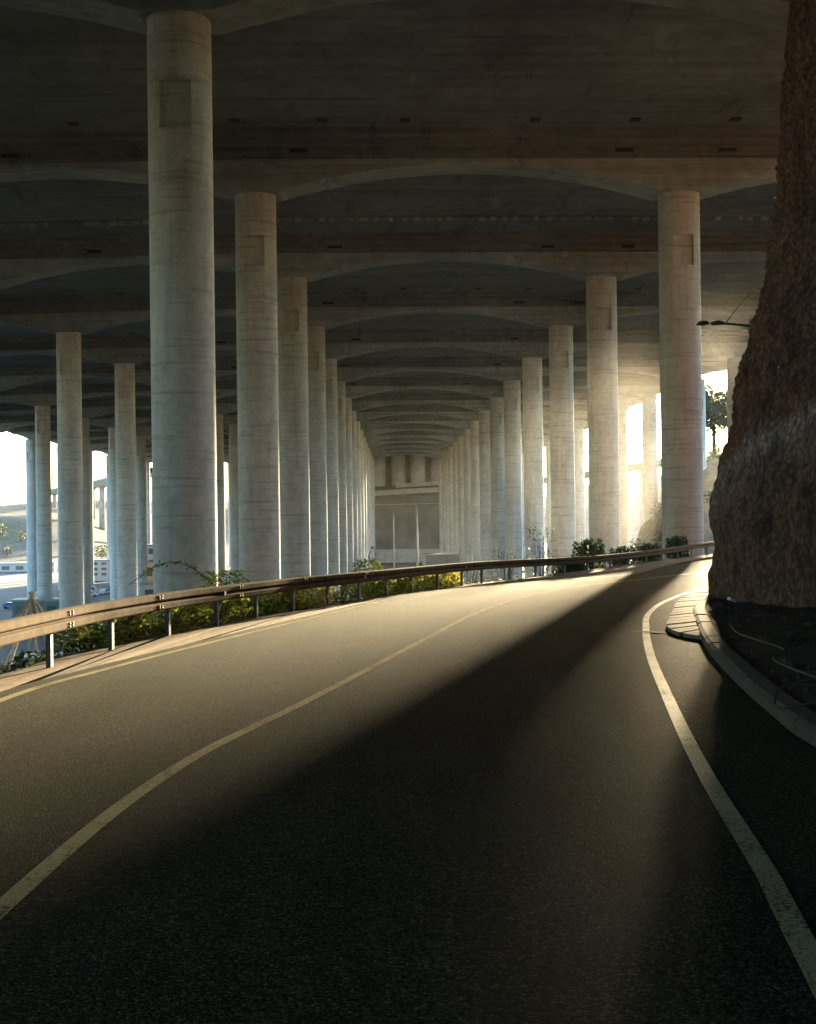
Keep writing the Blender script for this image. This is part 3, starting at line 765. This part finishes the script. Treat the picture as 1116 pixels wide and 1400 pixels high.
PL_ = [('green', 21.0, .9, 'green leafy shrub under the rail before the nearest column, with dark gaps', (0.9, 1, .75)),
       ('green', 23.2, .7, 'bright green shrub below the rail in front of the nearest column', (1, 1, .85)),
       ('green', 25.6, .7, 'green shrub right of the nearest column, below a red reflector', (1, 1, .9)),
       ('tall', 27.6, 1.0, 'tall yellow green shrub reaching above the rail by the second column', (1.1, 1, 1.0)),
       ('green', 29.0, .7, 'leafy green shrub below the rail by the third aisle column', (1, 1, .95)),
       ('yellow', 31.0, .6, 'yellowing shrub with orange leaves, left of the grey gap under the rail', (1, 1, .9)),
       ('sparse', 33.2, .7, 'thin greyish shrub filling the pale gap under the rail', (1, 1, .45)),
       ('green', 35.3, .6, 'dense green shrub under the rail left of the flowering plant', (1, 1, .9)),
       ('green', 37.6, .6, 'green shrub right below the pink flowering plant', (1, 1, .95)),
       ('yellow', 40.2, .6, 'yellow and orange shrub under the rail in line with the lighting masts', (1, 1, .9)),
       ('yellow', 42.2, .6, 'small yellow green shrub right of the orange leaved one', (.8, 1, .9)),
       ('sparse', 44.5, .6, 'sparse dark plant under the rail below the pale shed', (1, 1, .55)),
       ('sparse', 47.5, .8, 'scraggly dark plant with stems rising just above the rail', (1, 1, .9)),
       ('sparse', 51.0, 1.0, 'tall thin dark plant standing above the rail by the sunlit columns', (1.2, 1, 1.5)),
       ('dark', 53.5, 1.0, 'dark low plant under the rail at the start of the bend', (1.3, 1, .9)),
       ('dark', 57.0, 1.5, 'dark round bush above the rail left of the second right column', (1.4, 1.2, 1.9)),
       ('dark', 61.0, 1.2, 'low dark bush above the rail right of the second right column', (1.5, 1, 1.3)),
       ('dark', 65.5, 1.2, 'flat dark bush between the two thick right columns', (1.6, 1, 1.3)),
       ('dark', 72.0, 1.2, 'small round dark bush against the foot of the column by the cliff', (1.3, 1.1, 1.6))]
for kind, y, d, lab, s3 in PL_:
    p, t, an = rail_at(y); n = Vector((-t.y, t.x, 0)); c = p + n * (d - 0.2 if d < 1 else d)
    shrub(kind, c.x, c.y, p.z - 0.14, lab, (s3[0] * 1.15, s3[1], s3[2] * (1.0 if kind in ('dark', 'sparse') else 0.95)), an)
# flowering plant
p, t, an = rail_at(37.3); n = Vector((-t.y, t.x, 0)); c = p + n * 1.1
e = shrub('tall', c.x, c.y, p.z - 0.1, 'flowering plant with pink blossom and an arching shoot above the rail', (0.9, .9, 0.95), an)
mb = MB(); rng = random.Random(9)
for _ in range(26):
    q = Vector((rng.uniform(.25, .55), rng.uniform(-.3, .1), rng.uniform(.95, 1.2))); u = Vector((rng.gauss(0, 1), rng.gauss(0, 1), rng.gauss(0, 1))).normalized(); w = u.orthogonal().normalized() * 0.035; u *= 0.04
    mb.add([q - u, q + w, q + u, q - w], [(0, 1, 2, 3)])
mb.build('blossom', M['pink'], e)
mb = MB(); mb.tube([(0, 0, .9), (.3, 0, 1.35), (.6, 0, 1.5), (.85, 0, 1.3), (.9, 0, 1.05)], [.01, .008, .007, .006, .004], 5)
for k in range(34):
    f = k / 33; q = Vector((.1 + .8 * f, rng.uniform(-.04, .04), .95 + .58 * math.sin(math.pi * (f * .75 + .1)))); u = Vector((rng.gauss(0, 1), rng.gauss(0, 1), rng.gauss(0, 1))).normalized(); w = u.orthogonal().normalized() * .025; u *= .045
    mb.add([q - u, q + w, q + u, q - w], [(0, 1, 2, 3)])
mb.build('shoot', M['leaf_y'], e)
# arching creeper in front of the nearest column
mb = MB(); pts = []
for k in range(25):
    f = k / 24; pts.append(Vector((-5.75 + 2.15 * f, 26.2 + 0.5 * f, 0.2 + 0.62 * math.sin(math.pi * min(1, f * 1.08)) - 0.35 * f)))
mb.tube(pts, 0.008, 5); st_ = mb
lv = MB()
for k in range(150):
    q = pts[rng.randrange(3, 24)] + Vector((rng.gauss(0, .04), rng.gauss(0, .04), rng.gauss(0, .03))); u = Vector((rng.gauss(0, 1), rng.gauss(0, 1), rng.gauss(0, .6))).normalized(); w = u.orthogonal().normalized() * .025; u *= .04
    lv.add([q - u, q + w, q + u, q - w], [(0, 1, 2, 3)])
cr = empty('creeper', (0, 0, 0), 'thin creeper arching over the rail in front of the nearest column', 'creeper')
st_.build('stem', M['stem'], cr); lv.build('leaves', M['leaf'], cr)
# dark ground cover on the shaded verge
mb = MB(); rng = random.Random(5)
for _ in range(9000):
    y = rng.uniform(13, 30) if rng.random() < .75 else rng.uniform(30, 75); p, t, an = rail_p[min(len(rail_p) - 2, max(1, int((y + 60) * 2.03)))], None, 0
    d = rng.uniform(0.45, 2.6); x = p.x - d; yy = p.y + rng.uniform(-.5, .5)
    c = Vector((x, yy, terrain_z(x, yy) + rng.uniform(0, .22))); s = rng.uniform(.03, .07); u = Vector((rng.gauss(0, 1), rng.gauss(0, 1), rng.gauss(0, .8))).normalized(); w = u.orthogonal().normalized() * s * .5; u *= s
    mb.add([c - u, c + w, c + u, c - w], [(0, 1, 2, 3)])
tag(mb.build('undergrowth', M['leaf_m'], None, False), 'dark low undergrowth covering the verge behind the guardrail', 'undergrowth', None, 'stuff')

# ------------------------------------------------------------------ flood lamps and marker on the cliff
fl = empty('flood_lamp', (10.6, 40, 7.6), 'pair of dark flood lamps on an arm reaching out from the cliff', 'lamp')
fl.location = (0, 0, 0)
mb = MB(); mb.tube([(12.8, 40.4, 7.7), (11.3, 40, 7.82), (10.6, 40, 7.85)], 0.035, 6); mb.tube([(12.0, 40.3, 8.9), (11.45, 40, 8.3), (11.1, 40, 7.85)], 0.02, 5); mb.build('arm', M['post'], fl)
for x in (10.35, 10.85):
    mb = MB(); mb.tube([(x - 0.22, 40, 7.80), (x - 0.15, 40, 7.84), (x, 40, 7.86), (x + 0.15, 40, 7.85), (x + 0.19, 40, 7.83)], [0.02, 0.07, 0.09, 0.06, 0.02], 10)
    mb.build('lamp_head', M['post'], fl)
mb = MB(); mb.box(-0.03, 0.03, -0.02, 0.02, -0.12, 0.12); o = mb.build('marker_plate', M['white']); o.location = (8.33, 25.9, 4.62); o.rotation_euler = (0, R(8), R(-70))
tag(o, 'small white marker plate fixed to the cliff face', 'plate')
mb = MB(); mb.box(-0.09, 0.09, -0.05, 0.05, -0.03, 0.03); o = mb.build('plastic_wrapper', M['silver']); o.location = (7.05, 25.2, -0.22); o.rotation_euler = (0.2, 0.3, 0.6)
tag(o, 'pale crumpled plastic wrapper on the soil below the cliff', 'litter')

# ------------------------------------------------------------------ things in the valley
def far_tree(x, y, z, h, label, group='trees across the valley', seed=0):
    rng = random.Random(seed); e = empty('tree', (x, y, z), label, 'tree', group)
    a = MB(); leaf_cloud(rng, 420, h * .5, h * .45, h * .25, h, h * .04, h * .09, a); a.build('crown', M['leaf_far'], e, False)
    b = MB(); b.tube([(0, 0, -1), (0.1, 0, h * .35), (0, .1, h * .7)], [h * .035, h * .028, h * .012], 6); b.build('trunk', M['stem'], e); return e
TREES = [(-225, 690, 9, 'rounded tree on the ridge at the far left, against the pale sky'), (-213, 690, 6, 'small tree on the ridge right of the rounded tree'),
         (-190, 700, 7, 'tree on the left ridge seen between two thin columns'), (-172, 690, 6, 'small tree low on the left ridge behind the warehouse'),
         (-235, 640, 7, 'tree halfway down the left hillside'), (-208, 650, 6, 'small tree halfway down the left hillside, above the warehouse'),
         (-150, 620, 8, 'tree in the valley in front of the distant viaduct'), (-140, 610, 6, 'small tree at the foot of the viaduct pier'),
         (60, 240, 4.5, 'bushy tree on the cut slope between cliff and right column'), (66.5, 250, 4, 'tree near the top of the cut slope, by the cliff edge'), (69, 255, 3.5, 'small tree on the crest of the cut slope behind the cliff edge'),
         (54, 225, 4, 'small tree low on the cut slope'), (42, 196, 4, 'small green tree left of the second right column'), (36, 190, 3.5, 'low green tree beside the thin sunlit columns')]
def sun_block_tree(x, y, z, h, label):  # added tree, its crown placed to block sun from the near lane
    rng = random.Random(77); e = empty('tree', (x, y, z), label, 'tree', 'trees on the cut slope')
    a = MB(); cnt = 0
    while cnt < 6500:
        x_, y_, z_ = rng.uniform(-1, 1), rng.uniform(-1, 1), rng.uniform(-1, 1)
        if math.sqrt(x_ * x_ + y_ * y_ + z_ * z_) > 0.80 + 0.6 * noise.noise((x_ * 1.9, y_ * 1.9, z_ * 2.6)): continue
        cnt += 1; c = Vector((x_ * h * .33, y_ * h * .25, h * (.735 + .29 * z_))); s_ = h * rng.uniform(.012, .026)
        u = Vector((rng.gauss(0, 1), rng.gauss(0, 1), rng.gauss(0, .7))).normalized(); w = u.orthogonal().normalized() * s_ * .5; u *= s_
        a.add([c - u, c + w, c + u, c - w], [(0, 1, 2, 3)])
    a.build('crown', M['leaf_far'], e, False)
    b = MB(); b.tube([(0, 0, -1), (0.1, 0, h * .4), (0, .1, h * .85)], [h * .03, h * .022, h * .008], 6)
    for q in range(7):
        an = q * 2.4; b.tube([(0, 0, h * (.46 + .05 * q)), (math.cos(an) * h * .15, math.sin(an) * h * .13, h * (.58 + .05 * q))], [h * .01, h * .004], 5)
    b.build('trunk', M['stem'], e)
sun_block_tree(66.6, 250, 8.5, 18.5, 'tall dense tree added between column and cliff to shade the near road')
for k, (x, y, h, lab) in enumerate(TREES): far_tree(x, y, terrain_z(x, y) - .3, h, lab, seed=k)

shr = []
rng = random.Random(31)
a_ = MB(); leaf_cloud(rng, 260, 1.0, 1.0, -0.2, 1.0, 0.09, 0.2, a_); slope_me = a_.mesh('foliage', M['leaf_far'])
SLAB = ['scrubby %s bush on the cut slope, %s' % (a, b) for a, b in [(a, b) for b in ('at the foot beside the bend', 'low down behind the thick right column', 'halfway up, seen past the thick right column', 'high up near the crest', 'close against the cliff edge', 'on the far shoulder of the slope') for a in ('small', 'broad', 'tall', 'pale')]] + ['lone scrubby bush on the topmost point of the cut slope', 'flat scrubby bush on the lowest terrace of the cut slope']
for k in range(26):
    y = rng.uniform(205, 258); e_ = rng.uniform(0.205, 0.275); x = e_ * y
    o = bpy.data.objects.new('slope_shrub', slope_me); COL.objects.link(o); s_ = rng.uniform(1.0, 2.3); o.scale = (s_ * 1.2, s_ * 1.2, s_ * .8)
    o.location = (x, y, terrain_z(x, y) - .2); o.rotation_euler = (0, 0, rng.uniform(0, 6))
    tag(o, SLAB[k], 'shrub', 'bushes on the cut slope')

def house(x, y, z, w, d, h, rotz, wall, label, rows=2, cols=4, gable=True, cat='house'):
    e = empty('house' if cat == 'house' else cat.replace(' ', '_'), (x, y, z), label, cat, None, rotz)
    mb = MB(); mb.box(-w / 2, w / 2, -d / 2, d / 2, -2, h); mb.build('wall', M[wall], e)
    mb = MB()
    if gable: mb.prism([(-d / 2 - .4, h), (d / 2 + .4, h), (0, h + d * .28)], 'x', -w / 2 - .4, w / 2 + .4); mb.build('roof', M['tile'], e)
    else: mb.box(-w / 2 - .25, w / 2 + .25, -d / 2 - .25, d / 2 + .25, h + .002, h + .4); mb.build('roof', M['roofm'], e)
    for r in range(rows):
        for c in range(cols):
            u = -w / 2 + w * (c + .5) / cols; v = h * (r + .5) / rows
            m = MB(); m.box(u - w / cols * .28, u + w / cols * .28, -d / 2 - .06, -d / 2 - .005, v - h / rows * .24, v + h / rows * .24); m.build('window', M['glass'], e)
    return e
house(-158, 505, -21, 34, 10, 3.2, 0.05, 'white', 'long low warehouse with a pale metal roof at the far left', 1, 6, False, 'warehouse')
house(-175, 430, -21, 26, 8, 2.2, 0.0, 'cream', 'low cream storage block in front of the warehouse', 1, 5, False, 'warehouse')
house(-103, 425, -19.5, 12, 10, 5.5, 0.1, 'white', 'white block with rows of windows seen between thin columns', 3, 4, False, 'building')
house(-86, 430, -21, 10, 10, 12.0, 0.1, 'cream', 'cream block with dark window bands beside the nearest column', 3, 3, False, 'building')
house(-88, 421, -21, 9, 6, 6.2, 0.1, 'orange', 'small orange building in front of the cream block', 1, 3, False, 'building')
house(-49, 260, -21, 10, 8, 8, 0.1, 'cream', 'pale building glimpsed between the nearest column and the second', 2, 3, False, 'building')
house(-51, 180, -21, 8, 5, 1.7, 0.0, 'teal', 'teal site cabin behind the pole pyramid', 1, 3, False, 'cabin')
house(-69, 235, -21, 9, 5, 6.4, 0.0, 'teal', 'pale teal container block beyond the pole pyramid', 2, 3, False, 'cabin')
house(9.7, 255, -21, 7, 9, 13.4, 0.06, 'roofm', 'pale grey shed roof rising over the rail in the aisle', 2, 2, False, 'shed')
house(144, 705, terrain_z(144, 705), 9, 8, 6, 0.2, 'white', 'white house on the far slope between the right columns', 2, 3)
house(136, 700, terrain_z(136, 700), 7, 7, 5, -0.1, 'white', 'smaller white house left of the other on the far slope', 2, 2)
house(151, 725, terrain_z(151, 725), 8, 8, 5, 0.3, 'cream', 'cream house uphill behind the two white houses', 2, 3)

def car(x, y, z, rotz, paint, label, kind='car', van=False):
    e = empty('parked_van' if van else 'parked_car', (x, y, z), label, 'van' if van else 'car', 'vehicles parked in the valley', rotz)
    mb = MB()
    if van: prof = [(-2.5, .35), (2.5, .35), (2.55, 1.0), (2.1, 1.25), (1.6, 2.15), (-2.4, 2.2), (-2.5, 1.9)]
    else: prof = [(-2.1, .3), (2.1, .3), (2.15, .75), (1.2, .95), (.5, 1.45), (-1.1, 1.48), (-1.9, .98), (-2.15, .85)]
    mb.prism(prof, 'y', -.9, .9); mb.build('body', M[paint], e)
    mb = MB(); a = (1.2, 1.95) if van else (.97, 1.38)
    mb.prism([(-1.5, a[0]), (1.5 if van else .95, a[0]), (1.4 if van else .45, a[1]), (-1.4 if van else -1.0, a[1])], 'y', -.915, .915); mb.build('window', M['glass'], e)
    for wx in (-1.35, 1.35):
        for wy in (-.8, .8):
            mb = MB(); mb.tube([(wx, wy - .1, .33), (wx, wy + .1, .33)], .33, 12); mb.build('wheel', M['rubber'], e)
    return e
g0 = -20.95
car(-89, 352, g0, 0.2, 'white', 'large white van parked between the thin columns', van=True); car(-84, 350, g0, 1.4, 'silver', 'silver car parked right of the white van')
car(-90, 342, g0, 0.1, 'blue', 'dark blue car in front of the white van'); car(-85.5, 340, g0, 0.0, 'white', 'white car in front of the silver car')
car(-67, 332, g0, 1.5, 'white', 'white car just left of the nearest column'); car(-68.5, 338, g0, 1.5, 'blue', 'blue car behind the white car by the nearest column')
car(-95, 300, g0, 0.1, 'blue', 'blue car beyond the second thin column on the left'); car(-116, 345, g0, 0.2, 'silver', 'silver car parked near the outermost row'); car(-96, 330, g0, .1, 'white', 'white van next to the outer columns', van=True)
car(-39, 205, g0, 1.5, 'silver', 'silver van in the gap beside the second thick column', van=True); car(-44, 240, g0, 1.5, 'blue', 'blue car in the gap beside the second thick column')
mb = MB(); mb.add([(-180, 150, -20.93), (-30, 150, -20.93), (-30, 480, -20.93), (-200, 480, -20.93)], [(0, 1, 2, 3)]); mb.build('parking_yard', M['gravel'])['kind'] = 'structure'

# pyramid of wooden poles
py = empty('pole_pyramid', (-24, 80, -21), 'cone of pale wooden poles tied at the top, behind the left end of the rail', 'pole frame')
for k in range(12):
    a = 2 * math.pi * k / 12 + .2; mb = MB()
    mb.tube([(13 * math.cos(a), 13 * math.sin(a), -.3), (-.2 * math.cos(a), -.2 * math.sin(a), 17.7)], [.13, .08], 7); mb.build('pole', M['wood'], py)
mb = MB(); mb.tube([(0, 0, 17.2), (0, 0, 17.45)], .22, 10); mb.build('lashing', M['wood'], py)

# lighting masts in the aisle
def mast(x, y, top, label, r=.3):
    e = empty('lighting_mast', (x, y, -21), label, 'mast', 'lighting masts in the aisle')
    h = top + 21; mb = MB(); mb.tube([(0, 0, 0), (0, 0, h)], [r * 1.3, r * .7], 8); mb.build('pole', M['pale'], e)
    mb = MB(); mb.tube([(0, 0, h - .05), (.1, 0, h + .5), (-.6, 0, h + .9)], .12, 6); mb.build('arm', M['pale'], e)
    mb = MB(); mb.box(-1.1, -.3, -.25, .25, h + .85, h + 1.05); mb.build('lamp_head', M['post'], e)
mast(-0.2, 400, .3, 'slim lighting mast above the flowering plant', .26); mast(7.9, 420, 3.2, 'taller thicker lighting mast right of the slim one', .42); mast(11.6, 300, -7.2, 'short mast beside the pale shed roof', .14)

# viaducts
def viaduct(path, w, th, label, pier_every, pr):
    e = empty('viaduct', (0, 0, 0), label, 'viaduct')
    p = resample(path, 8.0); n = len(p); L = [offset(p, -w / 2), offset(p, w / 2)]; mb = MB()
    vs = [q for q in L[0]] + [q for q in L[1]] + [q - Vector((0, 0, th)) for q in offset(p, w / 4)] + [q - Vector((0, 0, th)) for q in offset(p, -w / 4)]
    fs = [(r * n + i, ((r + 1) % 4) * n + i, ((r + 1) % 4) * n + i + 1, r * n + i + 1) for r in range(4) for i in range(n - 1)]
    mb.add(vs, fs); mb.build('girder', M['pale'], e)
    for s in (-1, 1):
        mb = MB(); q = offset(p, s * w / 2); q2 = offset(p, s * (w / 2 - .3))
        vs = [a + Vector((0, 0, .01)) for a in q] + [a + Vector((0, 0, 1.1)) for a in q] + [a + Vector((0, 0, 1.1)) for a in q2] + [a + Vector((0, 0, .01)) for a in q2]
        mb.add(vs, [(r * n + i, (r + 1) * n + i, (r + 1) * n + i + 1, r * n + i + 1) for r in range(3) for i in range(n - 1)]); mb.build('parapet', M['pale'], e)
    for i in range(2, n, pier_every):
        q = p[i]; mb = MB(); mb.tube([(q.x, q.y, terrain_z(q.x, q.y) - 1), (q.x, q.y, q.z - th - 1.5), (q.x, q.y, q.z - th + .1)], [pr, pr, pr * 1.7], 12); mb.build('pier', M['pale'], e)
viaduct([(-112, 580, 24.5), (-190, 800, 24.5), (-330, 1150, 25)], 13, 3.2, 'distant concrete viaduct on tall piers across the valley, left', 6, 2.0)
viaduct([(150, 400, 19.5), (118, 400, 18.6), (92, 420, 17.6), (82, 500, 16.4), (60, 640, 15.5), (20, 760, 15)], 9, 1.4, 'pale curving road viaduct beyond the sunlit right columns', 4, .8)

# ------------------------------------------------------------------ haze
mb = MB(); mb.box(-1650, 1650, -390, 1850, -26, 78)
hz = mb.build('haze', None); hz['kind'] = 'stuff'; hz['label'] = 'thin warm haze filling the air below and around the deck'
hm = bpy.data.materials.new('haze'); hm.use_nodes = True; ht = hm.node_tree; ht.nodes.clear()
pv = ht.nodes.new('ShaderNodeVolumePrincipled'); pv.inputs['Color'].default_value = (0.95, 0.96, 0.97, 1); pv.inputs['Density'].default_value = 0.00002
pv.inputs['Anisotropy'].default_value = 0.4
ho = ht.nodes.new('ShaderNodeOutputMaterial'); ht.links.new(pv.outputs[0], ho.inputs['Volume'])
hz.data.materials.append(hm)

# dusty air hanging in the sun on the right, beside and behind the outer columns
bm = bmesh.new(); bmesh.ops.create_uvsphere(bm, u_segments=24, v_segments=16, radius=1.0)
me = bpy.data.meshes.new('dust_cloud'); bm.to_mesh(me); bm.free()
du = bpy.data.objects.new('dust_cloud', me); COL.objects.link(du); du.location = (31, 108, 7); du.scale = (21, 64, 15)
du['kind'] = 'stuff'; du['label'] = 'sunlit dusty air drifting among the right columns'
dm = bpy.data.materials.new('dust'); dm.use_nodes = True; dt = dm.node_tree; dt.nodes.clear()
dv = dt.nodes.new('ShaderNodeVolumePrincipled'); dv.inputs['Color'].default_value = (0.96, 0.94, 0.90, 1); dv.inputs['Density'].default_value = 0.00036; dv.inputs['Anisotropy'].default_value = 0.5
do_ = dt.nodes.new('ShaderNodeOutputMaterial'); dt.links.new(dv.outputs[0], do_.inputs['Volume']); me.materials.append(dm)
